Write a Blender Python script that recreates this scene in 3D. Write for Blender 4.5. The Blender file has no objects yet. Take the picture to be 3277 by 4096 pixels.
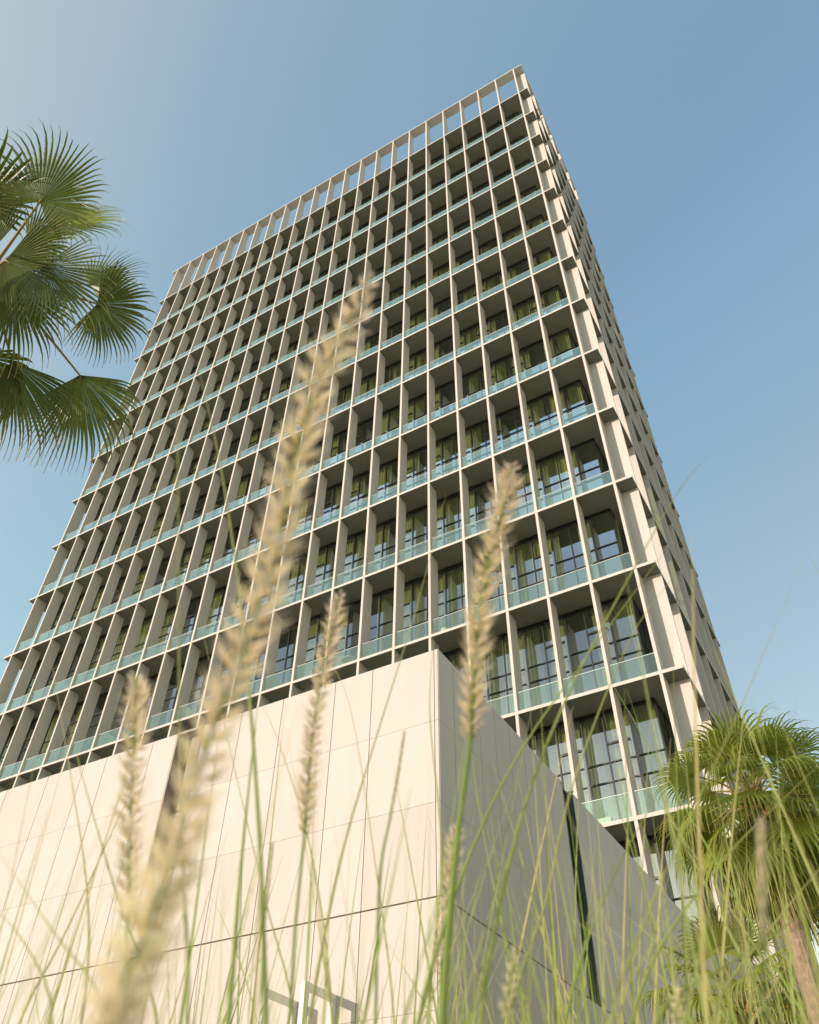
import bpy, bmesh, math, random
from mathutils import Vector, Matrix
import numpy as np
sc = bpy.context.scene
col = sc.collection
PI = math.pi
S = 1.7                                   # metres per survey unit
CZ = 57.00657                             # survey height of the eye point below the tower top
EYE = 0.45                                # the photographer crouches in the grass bed
SUN_AZ, SUN_EL = math.radians(26.0), math.radians(10.4)   # from the front left, low

# ------------------------------------------------------------------ camera
Rm = Matrix(((0.865294, 0.501133, 0.011496), (-0.348467, 0.617859, -0.704855), (-0.360329, 0.605901, 0.709258)))
CAM = Vector((2.66717*S, -17.43659*S, EYE))
cd = bpy.data.cameras.new('camera'); cam = bpy.data.objects.new('camera', cd); col.objects.link(cam)
r_, d_, f_ = Rm[0], Rm[1], Rm[2]
m = Matrix(((r_[0], -d_[0], -f_[0]), (r_[1], -d_[1], -f_[1]), (r_[2], -d_[2], -f_[2]))).to_4x4()
m.translation = CAM
cam.matrix_world = m
cd.sensor_fit = 'HORIZONTAL'; cd.sensor_width = 36; cd.lens = 35.887
cd.clip_start = 0.02; cd.clip_end = 6000
cd.dof.use_dof = True; cd.dof.focus_distance = 45; cd.dof.aperture_fstop = 11.5
sc.camera = cam
# ------------------------------------------------------------------ world, sun, exposure
w = bpy.data.worlds.new('World'); sc.world = w; w.use_nodes = True
nt = w.node_tree; nt.nodes.clear()
sky = nt.nodes.new('ShaderNodeTexSky'); sky.sky_type = 'NISHITA'; sky.sun_disc = False
sky.sun_elevation = SUN_EL; sky.sun_rotation = PI + SUN_AZ
sky.altitude = 0; sky.air_density = 1.6; sky.dust_density = 4.2; sky.ozone_density = 2.2
bg = nt.nodes.new('ShaderNodeBackground'); bg.inputs['Strength'].default_value = 0.15
wo = nt.nodes.new('ShaderNodeOutputWorld')
# thin high haze, whiter towards the side of the sky the sun stands on
geo = nt.nodes.new('ShaderNodeTexCoord'); dt = nt.nodes.new('ShaderNodeVectorMath'); dt.operation = 'DOT_PRODUCT'
dt.inputs[1].default_value = (-math.sin(SUN_AZ)*math.cos(SUN_EL), -math.cos(SUN_AZ)*math.cos(SUN_EL), math.sin(SUN_EL))
mr = nt.nodes.new('ShaderNodeMapRange'); mr.inputs['From Min'].default_value = -1; mr.inputs['From Max'].default_value = 1
rp = nt.nodes.new('ShaderNodeValToRGB'); rp.color_ramp.interpolation = 'EASE'; nt.links.new(mr.outputs[0], rp.inputs[0])
e_ = rp.color_ramp.elements; e_.remove(e_[1])
RAMP = ((.16, (.50, .425, .40)), (.34, (.51, .51, .52)), (.53, (.66, .63, .60)), (.675, (.88, .69, .57)),
        (.79, (.88, .82, .78)), (.88, (.50, .55, .66)), (.95, (.13, .15, .21)))  # closing stops dim the unseen sky around the sun, added to soften reflections
for k_, (p_, v_) in enumerate(RAMP):
    el_ = e_[0] if k_ == 0 else e_.new(p_)
    el_.position = p_; el_.color = (*v_, 1)
dbl = nt.nodes.new('ShaderNodeVectorMath'); dbl.operation = 'SCALE'; dbl.inputs['Scale'].default_value = 2.0; nt.links.new(rp.outputs[0], dbl.inputs[0])
tint = nt.nodes.new('ShaderNodeVectorMath'); tint.operation = 'MULTIPLY'; tint.inputs[1].default_value = (1.05, 1.10, 1.06)
sc2 = nt.nodes.new('ShaderNodeVectorMath'); sc2.operation = 'MULTIPLY'
nt.links.new(geo.outputs['Generated'], dt.inputs[0]); nt.links.new(dt.outputs['Value'], mr.inputs['Value'])
nt.links.new(sky.outputs[0], tint.inputs[0]); nt.links.new(tint.outputs[0], sc2.inputs[0]); nt.links.new(dbl.outputs[0], sc2.inputs[1])
sep = nt.nodes.new('ShaderNodeSeparateXYZ'); nt.links.new(geo.outputs['Generated'], sep.inputs[0])   # added fill light: unseen warm glow low over the horizon, away from the sun
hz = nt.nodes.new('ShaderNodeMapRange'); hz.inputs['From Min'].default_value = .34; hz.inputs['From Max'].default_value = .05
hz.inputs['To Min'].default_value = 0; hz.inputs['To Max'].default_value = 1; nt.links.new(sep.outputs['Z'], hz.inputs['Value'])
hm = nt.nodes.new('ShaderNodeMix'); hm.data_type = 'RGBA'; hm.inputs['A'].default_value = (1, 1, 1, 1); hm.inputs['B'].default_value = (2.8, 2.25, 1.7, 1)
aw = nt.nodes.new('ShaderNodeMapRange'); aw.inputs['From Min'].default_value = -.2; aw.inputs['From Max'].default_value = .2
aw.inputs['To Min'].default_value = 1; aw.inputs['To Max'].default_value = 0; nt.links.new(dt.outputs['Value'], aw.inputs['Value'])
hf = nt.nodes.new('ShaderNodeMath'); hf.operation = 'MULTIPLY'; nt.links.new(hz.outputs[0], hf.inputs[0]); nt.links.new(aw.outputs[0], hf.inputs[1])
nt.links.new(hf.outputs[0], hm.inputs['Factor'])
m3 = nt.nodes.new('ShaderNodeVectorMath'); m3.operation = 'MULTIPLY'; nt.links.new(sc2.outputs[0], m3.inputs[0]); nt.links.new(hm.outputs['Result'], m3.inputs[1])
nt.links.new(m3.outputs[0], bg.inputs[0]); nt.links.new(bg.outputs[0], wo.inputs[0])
sl = bpy.data.lights.new('sun', 'SUN'); sl.energy = 2.0; sl.angle = math.radians(0.55); sl.color = (1.0, 0.85, 0.755)
sun = bpy.data.objects.new('sun', sl); col.objects.link(sun)
sd = Vector((-math.sin(SUN_AZ)*math.cos(SUN_EL), -math.cos(SUN_AZ)*math.cos(SUN_EL), math.sin(SUN_EL)))
sun.rotation_euler = sd.to_track_quat('Z', 'Y').to_euler(); sun.location = (-20, -60, 40)
sc.view_settings.view_transform = 'Standard'; sc.view_settings.look = 'None'
sc.view_settings.exposure = 1.28; sc.view_settings.gamma = 1
sc.cycles.transparent_max_bounces = 14; sc.cycles.max_bounces = 8; sc.cycles.diffuse_bounces = 4

# ------------------------------------------------------------------ helpers
def W(x, y, z): return Vector((x*S, y*S, (z+CZ)*S+EYE))
def ray(u, v):                      # direction of a point measured on the survey photograph (1725 px wide)
    u *= 3277/1725; v *= 3277/1725
    a = Vector(((u-1638.5)/3266.7, (v-2048)/3266.7, 1))
    return (Rm.transposed() @ a).normalized()
def at(u, v, dist): return CAM + ray(u, v)*dist
def on_y(u, v, y):
    r = ray(u, v); return CAM + r*((y-CAM.y)/r.y)
class MB:
    def __init__(s): s.v = []; s.f = []; s.mi = []; s.a = []; s.cur = 0; s.val = 0.0; s.fv = []
    def add(s, vs, fs):
        o = len(s.v); s.v += [tuple(p) for p in vs]; s.a += [s.val]*len(vs)
        for f in fs: s.f.append(tuple(i+o for i in f)); s.mi.append(s.cur)
    def box(s, x0, x1, y0, y1, z0, z1):
        if x0 > x1: x0, x1 = x1, x0
        if y0 > y1: y0, y1 = y1, y0
        if z0 > z1: z0, z1 = z1, z0
        s.add([(x0,y0,z0),(x1,y0,z0),(x1,y1,z0),(x0,y1,z0),(x0,y0,z1),(x1,y0,z1),(x1,y1,z1),(x0,y1,z1)],
              [(0,3,2,1),(4,5,6,7),(0,1,5,4),(1,2,6,5),(2,3,7,6),(3,0,4,7)])
    def ubox(s, x0, x1, y0, y1, z0, z1):    # in survey units
        a = W(x0, y0, z0); b = W(x1, y1, z1); s.box(a.x, b.x, a.y, b.y, a.z, b.z)
    def tube(s, pts, rad, n=6, cap=True):
        pts = [Vector(p) for p in pts]; rings = []; vs = []
        up = Vector((0.31, 0.17, 0.93))
        for i, p in enumerate(pts):
            t = (pts[min(i+1, len(pts)-1)]-pts[max(i-1, 0)]).normalized()
            a = t.cross(up)
            if a.length < 1e-4: a = t.cross(Vector((1, 0, 0)))
            a.normalize(); b = t.cross(a)
            r = rad[i] if hasattr(rad, '__len__') else rad
            for k in range(n):
                th = 2*PI*k/n; vs.append(p+(a*math.cos(th)+b*math.sin(th))*r)
        fs = []
        for i in range(len(pts)-1):
            for k in range(n):
                fs.append((i*n+k, i*n+(k+1) % n, (i+1)*n+(k+1) % n, (i+1)*n+k))
        if cap: fs.append(tuple(range(n))[::-1]); fs.append(tuple((len(pts)-1)*n+k for k in range(n)))
        s.add(vs, fs)
    def build(s, name, mats, parent=None, smooth=False, attr=None):
        me = bpy.data.meshes.new(name)
        me.from_pydata(s.v, [], s.f)
        if not isinstance(mats, (list, tuple)): mats = [mats]
        for mt in mats: me.materials.append(mt)
        if len(mats) > 1: me.polygons.foreach_set('material_index', s.mi)
        if smooth: me.polygons.foreach_set('use_smooth', [True]*len(me.polygons))
        if attr:
            at_ = me.attributes.new(attr, 'FLOAT', 'POINT'); at_.data.foreach_set('value', s.a)
        me.update()
        o = bpy.data.objects.new(name, me); col.objects.link(o)
        if parent: o.parent = parent
        return o
def tag(o, label=None, cat=None, group=None, kind=None):
    for k, v in (('label', label), ('category', cat), ('group', group), ('kind', kind)):
        if v: o[k] = v
    return o
def empty(name, loc):
    o = bpy.data.objects.new(name, None); o.location = loc; o.empty_display_size = .3; col.objects.link(o); return o
def keep(child, parent):            # geometry is in world coordinates, so undo the parent's offset
    child.parent = parent; child.matrix_parent_inverse = Matrix.Translation(-parent.location); return child

# ------------------------------------------------------------------ materials
def mat(name, base, rough=.6, bump=0, bscale=20, var=0, vscale=3, spec=.5, metal=0, trans=0):
    m = bpy.data.materials.new(name); m.use_nodes = True; n = m.node_tree.nodes; l = m.node_tree.links
    p = n['Principled BSDF']; p.inputs['Base Color'].default_value = (*base, 1); p.inputs['Roughness'].default_value = rough
    p.inputs['Specular IOR Level'].default_value = spec; p.inputs['Metallic'].default_value = metal
    tc = n.new('ShaderNodeTexCoord')
    if var:
        no = n.new('ShaderNodeTexNoise'); no.inputs['Scale'].default_value = vscale; no.inputs['Detail'].default_value = 6
        cr = n.new('ShaderNodeMapRange'); cr.inputs['To Min'].default_value = 1-var; cr.inputs['To Max'].default_value = 1+var
        cr.inputs['From Min'].default_value = .3; cr.inputs['From Max'].default_value = .7
        mx = n.new('ShaderNodeVectorMath'); mx.operation = 'SCALE'; mx.inputs[0].default_value = base
        l.new(tc.outputs['Object'], no.inputs['Vector']); l.new(no.outputs['Fac'], cr.inputs['Value'])
        l.new(cr.outputs[0], mx.inputs['Scale']); l.new(mx.outputs[0], p.inputs['Base Color'])
    if bump:
        nb = n.new('ShaderNodeTexNoise'); nb.inputs['Scale'].default_value = bscale; nb.inputs['Detail'].default_value = 5
        bp = n.new('ShaderNodeBump'); bp.inputs['Strength'].default_value = bump; bp.inputs['Distance'].default_value = .01
        l.new(tc.outputs['Object'], nb.inputs['Vector']); l.new(nb.outputs['Fac'], bp.inputs['Height']); l.new(bp.outputs[0], p.inputs['Normal'])
    return m
def glass(name, tint, refl, face=.06, rough=0.0, haze=None):
    m = bpy.data.materials.new(name); m.use_nodes = True; n = m.node_tree.nodes; l = m.node_tree.links; n.clear()
    t = n.new('ShaderNodeBsdfTransparent'); t.inputs[0].default_value = (*tint, 1)
    g = n.new('ShaderNodeBsdfGlossy'); g.inputs['Roughness'].default_value = rough; g.inputs[0].default_value = (*refl, 1)
    f0 = n.new('ShaderNodeLayerWeight'); f0.inputs['Blend'].default_value = .5
    f = n.new('ShaderNodeMath'); f.operation = 'POWER'; f.inputs[1].default_value = 4.0; l.new(f0.outputs['Facing'], f.inputs[0])
    a = n.new('ShaderNodeMapRange'); a.inputs['To Min'].default_value = face; a.inputs['To Max'].default_value = 1
    mx = n.new('ShaderNodeMixShader'); o = n.new('ShaderNodeOutputMaterial')
    l.new(f.outputs[0], a.inputs['Value']); l.new(a.outputs[0], mx.inputs[0])
    src = t.outputs[0]
    if haze:
        h = n.new('ShaderNodeBsdfDiffuse'); h.inputs[0].default_value = (*haze[0], 1)
        m2 = n.new('ShaderNodeMixShader'); m2.inputs[0].default_value = haze[1]
        l.new(src, m2.inputs[1]); l.new(h.outputs[0], m2.inputs[2]); src = m2.outputs[0]
    l.new(src, mx.inputs[1]); l.new(g.outputs[0], mx.inputs[2]); l.new(mx.outputs[0], o.inputs[0])
    return m
def leafmat(name, c0, c1, trans=.45, rough=.45, spec=.5, noise=.25, nscale=30):
    """two-tone by the mesh attribute 'tone' (0 = c0, 1 = c1), with translucency"""
    m = bpy.data.materials.new(name); m.use_nodes = True; n = m.node_tree.nodes; l = m.node_tree.links
    p = n['Principled BSDF']; p.inputs['Roughness'].default_value = rough; p.inputs['Specular IOR Level'].default_value = spec
    at_ = n.new('ShaderNodeAttribute'); at_.attribute_name = 'tone'
    mx = n.new('ShaderNodeMix'); mx.data_type = 'RGBA'; mx.inputs['A'].default_value = (*c0, 1); mx.inputs['B'].default_value = (*c1, 1)
    l.new(at_.outputs['Fac'], mx.inputs['Factor'])
    no = n.new('ShaderNodeTexNoise'); no.inputs['Scale'].default_value = nscale
    mr = n.new('ShaderNodeMapRange'); mr.inputs['To Min'].default_value = 1-noise; mr.inputs['To Max'].default_value = 1+noise
    vm = n.new('ShaderNodeVectorMath'); vm.operation = 'SCALE'
    l.new(no.outputs['Fac'], mr.inputs['Value']); l.new(mx.outputs['Result'], vm.inputs[0]); l.new(mr.outputs[0], vm.inputs['Scale'])
    l.new(vm.outputs[0], p.inputs['Base Color'])
    tr = n.new('ShaderNodeBsdfTranslucent'); l.new(vm.outputs[0], tr.inputs[0])
    ms = n.new('ShaderNodeMixShader'); ms.inputs[0].default_value = trans
    l.new(p.outputs[0], ms.inputs[1]); l.new(tr.outputs[0], ms.inputs[2]); l.new(ms.outputs[0], n['Material Output'].inputs[0])
    return m
def stone(name, base, streak=.05):
    """pale cladding: broad blotches, faint vertical veining, tiny pits"""
    m = mat(name, base, rough=.7, spec=.3)
    n = m.node_tree.nodes; l = m.node_tree.links; p = n['Principled BSDF']
    tc = n.new('ShaderNodeTexCoord')
    mp = n.new('ShaderNodeMapping'); mp.inputs['Scale'].default_value = (1.6, 1.6, .35)
    n1 = n.new('ShaderNodeTexNoise'); n1.inputs['Scale'].default_value = 1.6; n1.inputs['Detail'].default_value = 9; n1.inputs['Roughness'].default_value = .62
    mp2 = n.new('ShaderNodeMapping'); mp2.inputs['Scale'].default_value = (9, 9, 1.2)
    n2 = n.new('ShaderNodeTexNoise'); n2.inputs['Scale'].default_value = 4; n2.inputs['Detail'].default_value = 8; n2.inputs['Roughness'].default_value = .7
    l.new(tc.outputs['Object'], mp.inputs[0]); l.new(mp.outputs[0], n1.inputs['Vector'])
    l.new(tc.outputs['Object'], mp2.inputs[0]); l.new(mp2.outputs[0], n2.inputs['Vector'])
    r1 = n.new('ShaderNodeMapRange'); r1.inputs['From Min'].default_value = .3; r1.inputs['From Max'].default_value = .7
    r1.inputs['To Min'].default_value = 1-1.6*streak; r1.inputs['To Max'].default_value = 1+streak
    r2 = n.new('ShaderNodeMapRange'); r2.inputs['From Min'].default_value = .62; r2.inputs['From Max'].default_value = .74
    r2.inputs['To Min'].default_value = 1; r2.inputs['To Max'].default_value = 1-3*streak
    mm = n.new('ShaderNodeMath'); mm.operation = 'MULTIPLY'
    l.new(n1.outputs['Fac'], r1.inputs['Value']); l.new(n2.outputs['Fac'], r2.inputs['Value'])
    l.new(r1.outputs[0], mm.inputs[0]); l.new(r2.outputs[0], mm.inputs[1])
    vm = n.new('ShaderNodeVectorMath'); vm.operation = 'SCALE'; vm.inputs[0].default_value = base
    l.new(mm.outputs[0], vm.inputs['Scale']); l.new(vm.outputs[0], p.inputs['Base Color'])
    bp = n.new('ShaderNodeBump'); bp.inputs['Strength'].default_value = .25; bp.inputs['Distance'].default_value = .01
    l.new(n2.outputs['Fac'], bp.inputs['Height']); l.new(bp.outputs[0], p.inputs['Normal'])
    return m
M = dict(
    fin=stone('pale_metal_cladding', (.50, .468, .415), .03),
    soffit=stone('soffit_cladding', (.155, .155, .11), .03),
    podium=stone('podium_stone', (.472, .434, .39), .024),
    joint=mat('joint_shadow_gap', (.30, .22, .14), .9),
    frame=mat('bronze_window_frame', (.014, .013, .010), .35, spec=.5),
    winglass=glass('window_glass', (.74, .82, .56), (.84, .95, .98), .42),
    rail=glass('rail_glass', (.90, .97, .93), (.74, .90, .82), .11, haze=((.48, .62, .54), .045)),
    railcap=mat('rail_cap', (.55, .6, .55), .4),
    frost=mat('frosted_divider', (.45, .62, .42), .5),
    curtain=leafmat('curtain', (.78, .78, .50), (.52, .53, .32), trans=.4, rough=.9, spec=.1, noise=.05, nscale=3),
    core=mat('interior_wall', (.24, .22, .165), .85),
    room=mat('room_ceiling', (.30, .28, .23), .85),
    steel=mat('brushed_steel', (.33, .31, .28), .5, metal=.3, var=.1, vscale=8),
    darkglass=mat('dark_slot_glass', (.010, .011, .009), .3, spec=.08),
    slotrev=mat('slot_reveal', (.26, .215, .165), .6),  # brown-grey finish, deepened to stand in for shade inside the recess
    paving=mat('pale_paving', (.56, .49, .39), .8, var=.1, vscale=.6, bump=.3),
    slotcol=mat('painted_steel', (.66, .63, .56), .5),
    soil=mat('planting_soil', (.10, .075, .05), .95, var=.3, vscale=9, bump=.8),
    trunk=mat('palm_trunk', (.23, .16, .105), .9, bump=1, bscale=30, var=.3, vscale=14),
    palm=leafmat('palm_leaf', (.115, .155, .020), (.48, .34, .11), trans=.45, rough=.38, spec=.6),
    palmlit=leafmat('sunlit_palm_leaf', (.29, .34, .05), (.60, .48, .18), trans=.45, rough=.42, spec=.5),  # lighter copy of palm_leaf with sunlight worked into the colour
    palmdry=leafmat('palm_petiole', (.22, .20, .05), (.40, .20, .06), trans=.05, rough=.5),
    grass=leafmat('grass_blade', (.21, .34, .045), (.58, .49, .22), trans=.45, rough=.5),
    seed=leafmat('seed_head', (.92, .85, .60), (.90, .78, .63), trans=.62, rough=.7, spec=.3, noise=.15, nscale=120),
    lamp=mat('lamp_housing', (.12, .10, .08), .4, metal=.6),
    lens=mat('lamp_lens', (.7, .65, .5), .15),
    pot=mat('pot', (.62, .6, .52), .6), potplant=mat('pot_plant_leaf', (.06, .12, .03), .6),
)

# ------------------------------------------------------------------ ground
g = MB(); g.box(-3000, 3000, -3000, 3000, -.5, 0); tag(g.build('ground', M['paving']), kind='structure')
g = MB(); g.box(CAM.x-9, CAM.x+9, CAM.y-3, CAM.y+5.2, .004, .05); tag(g.build('planting_bed', M['soil']), kind='structure')

# ------------------------------------------------------------------ tower
ZL = [0.0, -4.371, -8.218, -11.677, -15.076, -18.418, -21.788, -25.188, -28.591, -32.08, -35.464, -38.859, -42.263, -45.636, -48.999, -52.38, -55.75]
B, B2, D, G, T, FH = 1.27405, 1.445, .5561, 1.0, .041, .047
NB, NR = 22, 6
XW, YD = -(2*D+NB*B), 2*D+NR*B2
cx = [-(D+c*B) for c in range(NB+1)]
cy = [D+j*B2 for j in range(NR+1)]
tower = empty('apartment_tower', W(XW/2, YD/2, -CZ-EYE/S))
tag(tower, 'tall pale apartment tower wrapped in a deep grid of white fins and slabs', 'building')
ZB = -CZ-EYE/S
# fins: one full-height fin per grid line, front, right, back, left
for c, x in enumerate(cx):
    f = MB(); f.ubox(x-T, x+T, .003, D-T-.003, ZB, -FH*.5); keep(f.build('fin', M['fin']), tower)
    f = MB(); f.ubox(x-T, x+T, YD-D+T+.003, YD-.003, ZB, -FH*.5); keep(f.build('fin', M['fin']), tower)
for j, y in enumerate(cy):
    f = MB(); f.ubox(-D-T, -.003, y-T, y+T, ZB, -FH*.5); keep(f.build('fin', M['fin']), tower)
    f = MB(); f.ubox(XW+.003, XW+D+T, y-T, y+T, ZB, -FH*.5); keep(f.build('fin', M['fin']), tower)
# slabs
for i, z in enumerate(ZL):
    f = MB(); e = D-.004 if i else D
    f.ubox(XW, 0, 0, e, z-FH, z+FH); f.ubox(XW, 0, YD-e, YD, z-FH, z+FH)
    f.ubox(-e, 0, e, YD-e, z-FH, z+FH); f.ubox(XW, XW+e, e, YD-e, z-FH, z+FH)
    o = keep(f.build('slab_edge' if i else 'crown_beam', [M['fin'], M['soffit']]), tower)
    if i:                                        # undersides take the darker soffit colour
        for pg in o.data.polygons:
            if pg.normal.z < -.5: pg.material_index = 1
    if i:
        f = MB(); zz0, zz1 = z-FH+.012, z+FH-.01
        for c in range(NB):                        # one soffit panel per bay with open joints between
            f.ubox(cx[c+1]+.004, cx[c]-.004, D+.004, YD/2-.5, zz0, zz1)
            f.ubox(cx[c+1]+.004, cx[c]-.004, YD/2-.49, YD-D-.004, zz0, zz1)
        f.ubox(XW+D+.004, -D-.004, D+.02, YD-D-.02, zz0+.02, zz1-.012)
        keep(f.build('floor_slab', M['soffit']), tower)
# core and party walls
f = MB(); f.ubox(XW+2.6, -2.6, 2.9, YD-2.9, ZB, ZL[1]+.9)
keep(f.build('core', M['core']), tower)
f = MB()
for c in range(1, NB, 2):
    f.ubox(cx[c]-.04, cx[c]+.04, G+.02, 2.95, ZB, ZL[1])
    f.ubox(cx[c]-.04, cx[c]+.04, YD-2.95, YD-G-.02, ZB, ZL[1])
keep(f.build('party_wall', M['core']), tower)
# crown: raking struts, roof parapet, plant blocks
for c, x in enumerate(cx):
    f = MB(); a = W(x, D-.05, -1.9); b = W(x, D+.95, -4.2)
    f.tube([a, b], .07, 4); keep(f.build('strut', M['fin']), tower)
f = MB()
for c in range(NB):
    f.ubox(cx[c+1]+.1, cx[c]-.12, .62, .70, ZL[1]+FH, ZL[1]+.34)
f.ubox(XW+3, -3, 2, YD-2, ZL[1]+FH, ZL[1]+.8)
keep(f.build('roof_parapet', M['fin']), tower)
f = MB(); f.ubox(XW+.02, -.02, .02, YD-.02, ZL[1]+FH+.004, ZL[1]+FH+.03)
keep(f.build('roof_deck', mat('roof_deck_membrane', (.62, .54, .42), .8, var=.1)), tower)

# windows: prototypes with shared meshes
HI = (3.40-2*FH)*S; BW = B*S
random.seed(4)
def window_meshes():
    fr = MB(); bw, bd = .027, .06
    def vbar(x, z0=0, z1=-HI, w_=bw): fr.box(x-w_, x+w_, -bd, bd, z0, z1)
    def hbar(x0, x1, z, w_=bw): fr.box(x0, x1, -bd*.9, bd*.9, z-w_, z+w_)
    vbar(.07*BW); vbar(.53*BW); fr.box(0, BW, -bd*1.1, bd*1.1, 0, -.16)
    hbar(.07*BW, BW, -1.42*S); hbar(.07*BW, BW, -1.92*S)
    vars_ = []
    fr2 = MB(); fr2.v = list(fr.v); fr2.f = list(fr.f); fr2.a = list(fr.a); fr2.mi = list(fr.mi)
    fr2.box(.53*BW, BW, -bd*.9, bd*.9, -.92*S-.05, -.92*S+.05)
    gl = MB(); gl.add([(0, 0, 0), (BW, 0, 0), (BW, 0, -HI), (0, 0, -HI)], [(0, 1, 2, 3)])
    def curtain(x0, x1, seed, gather=1.0):
        rnd = random.Random(seed); cu = MB(); n = max(8, int((x1-x0)/.022)); vs = []
        ph = rnd.random()*6; xs = []
        for k in range(n+1):
            t = k/n; x = x0+(x1-x0)*t
            y = .26+.045*math.sin(t*(x1-x0)*gather*34+ph+1.2*math.sin(5*t+ph))+.02*math.sin(t*91+ph)
            xs.append((x, y))
        rows = 4
        for r in range(rows+1):
            for k, (x, y) in enumerate(xs):
                q = r/rows; cu.a.append(.5+.5*math.sin(k*.9)); vs.append((x+.02*math.sin(q*3+k*.3), y+.015*math.sin(q*7+k), -.04-(HI-.06)*q))
        cu.v = vs
        for r in range(rows):
            for k in range(n): cu.f.append((r*(n+1)+k, r*(n+1)+k+1, (r+1)*(n+1)+k+1, (r+1)*(n+1)+k)); cu.mi.append(0)
        return cu
    fro = fr.build('window', M['frame']); fro2 = fr2.build('window', M['frame']); glo = gl.build('pane', M['winglass'])
    cs = {}
    for key, segs in dict(full=[(.05*BW, .98*BW, 1)], wide=[(.05*BW, .40*BW, 2), (.55*BW, .98*BW, 3)], left=[(.05*BW, .36*BW, 4)],
                          right=[(.66*BW, .98*BW, 5)], both=[(.05*BW, .22*BW, 6), (.70*BW, .98*BW, 7)]).items():
        cu = MB()
        for (a, b, sd_) in segs:
            c_ = curtain(a, b, sd_); o_ = len(cu.v); cu.v += c_.v; cu.a += c_.a; cu.f += [tuple(i+o_ for i in ff) for ff in c_.f]; cu.mi += c_.mi
        cs[key] = cu.build('curtain', M['curtain'], smooth=True, attr='tone')
    return fro, fro2, glo, cs
fro, fro2, glo, cs = window_meshes()
me_fr, me_fr2, me_gl, me_cs = fro.data, fro2.data, glo.data, {k: v.data for k, v in cs.items()}
for o in [fro, fro2, glo]+list(cs.values()): bpy.data.objects.remove(o)
def project(p):
    q = Rm @ (Vector(p)-CAM)
    if q.z <= 0: return None
    return 1638.5+3266.7*q.x/q.z, 2048+3266.7*q.y/q.z, q.z
cells = []
for i in range(1, 16):
    for c in range(1, NB):
        if i == 1 and c >= NB-2: continue
        top = W(cx[c+1], G-.05, ZL[i]-FH); h = (ZL[i]-ZL[i+1]-2*FH)*S if i < 15 else HI
        if i == 15 and c > 1: continue
        p = project(top+Vector((BW*.6, 0, -h*.6))); s_ = 0
        if p and -100 < p[0] < 3377 and -50 < p[1] < 4150: s_ = 1e4/p[2]**2
        if c >= 13 and i >= 14: s_ *= .01
        cells.append((s_, i, c, top, h))
cells.sort(key=lambda t: -t[0])
kinds = ['full']*5+['wide']*5+['both']*3+['left']*3+['right']*2+['none']*2
rest_f, rest_g, rest_c = MB(), MB(), MB()
def glue(mb, me, loc, sz):
    at_ = me.attributes.get('tone'); n = len(me.vertices)
    o_ = len(mb.v); mb.v += [(v.co.x+loc.x, v.co.y+loc.y, v.co.z*sz+loc.z) for v in me.vertices]
    mb.a += [d.value for d in at_.data] if at_ else [0.0]*n
    mb.f += [tuple(k+o_ for k in p.vertices) for p in me.polygons]; mb.mi += [0]*len(me.polygons)
def light_curtain(me):
    return me
for n, (s_, i, c, top, h) in enumerate(cells):
    rnd = random.Random(i*131+c*17+5); k = rnd.choice(kinds); fm = me_fr2 if (c+i//4) % 3 else me_fr
    sz = h/HI
    if n < 84 and s_ > 0:
        o = bpy.data.objects.new('window', fm); col.objects.link(o); o.location = top; o.scale = (1, 1, sz)
        o.parent = tower; o.matrix_parent_inverse = Matrix.Translation(-tower.location)
        q = bpy.data.objects.new('pane', me_gl); col.objects.link(q); q.parent = o
        if k != 'none':
            q = bpy.data.objects.new('curtain', me_cs[k]); col.objects.link(q); q.parent = o
    else:
        glue(rest_f, fm, top, sz); glue(rest_g, me_gl, top, sz)
        if k != 'none': glue(rest_c, me_cs[k], top, sz)
o = keep(rest_f.build('window', M['frame']), tower); o['kind'] = 'stuff'
q = rest_g.build('pane', M['winglass'], o); q.matrix_parent_inverse = Matrix.Translation((0, 0, 0)); q['kind'] = 'stuff'
q = rest_c.build('curtain', M['curtain'], o, smooth=True, attr='tone'); q['kind'] = 'stuff'
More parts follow.
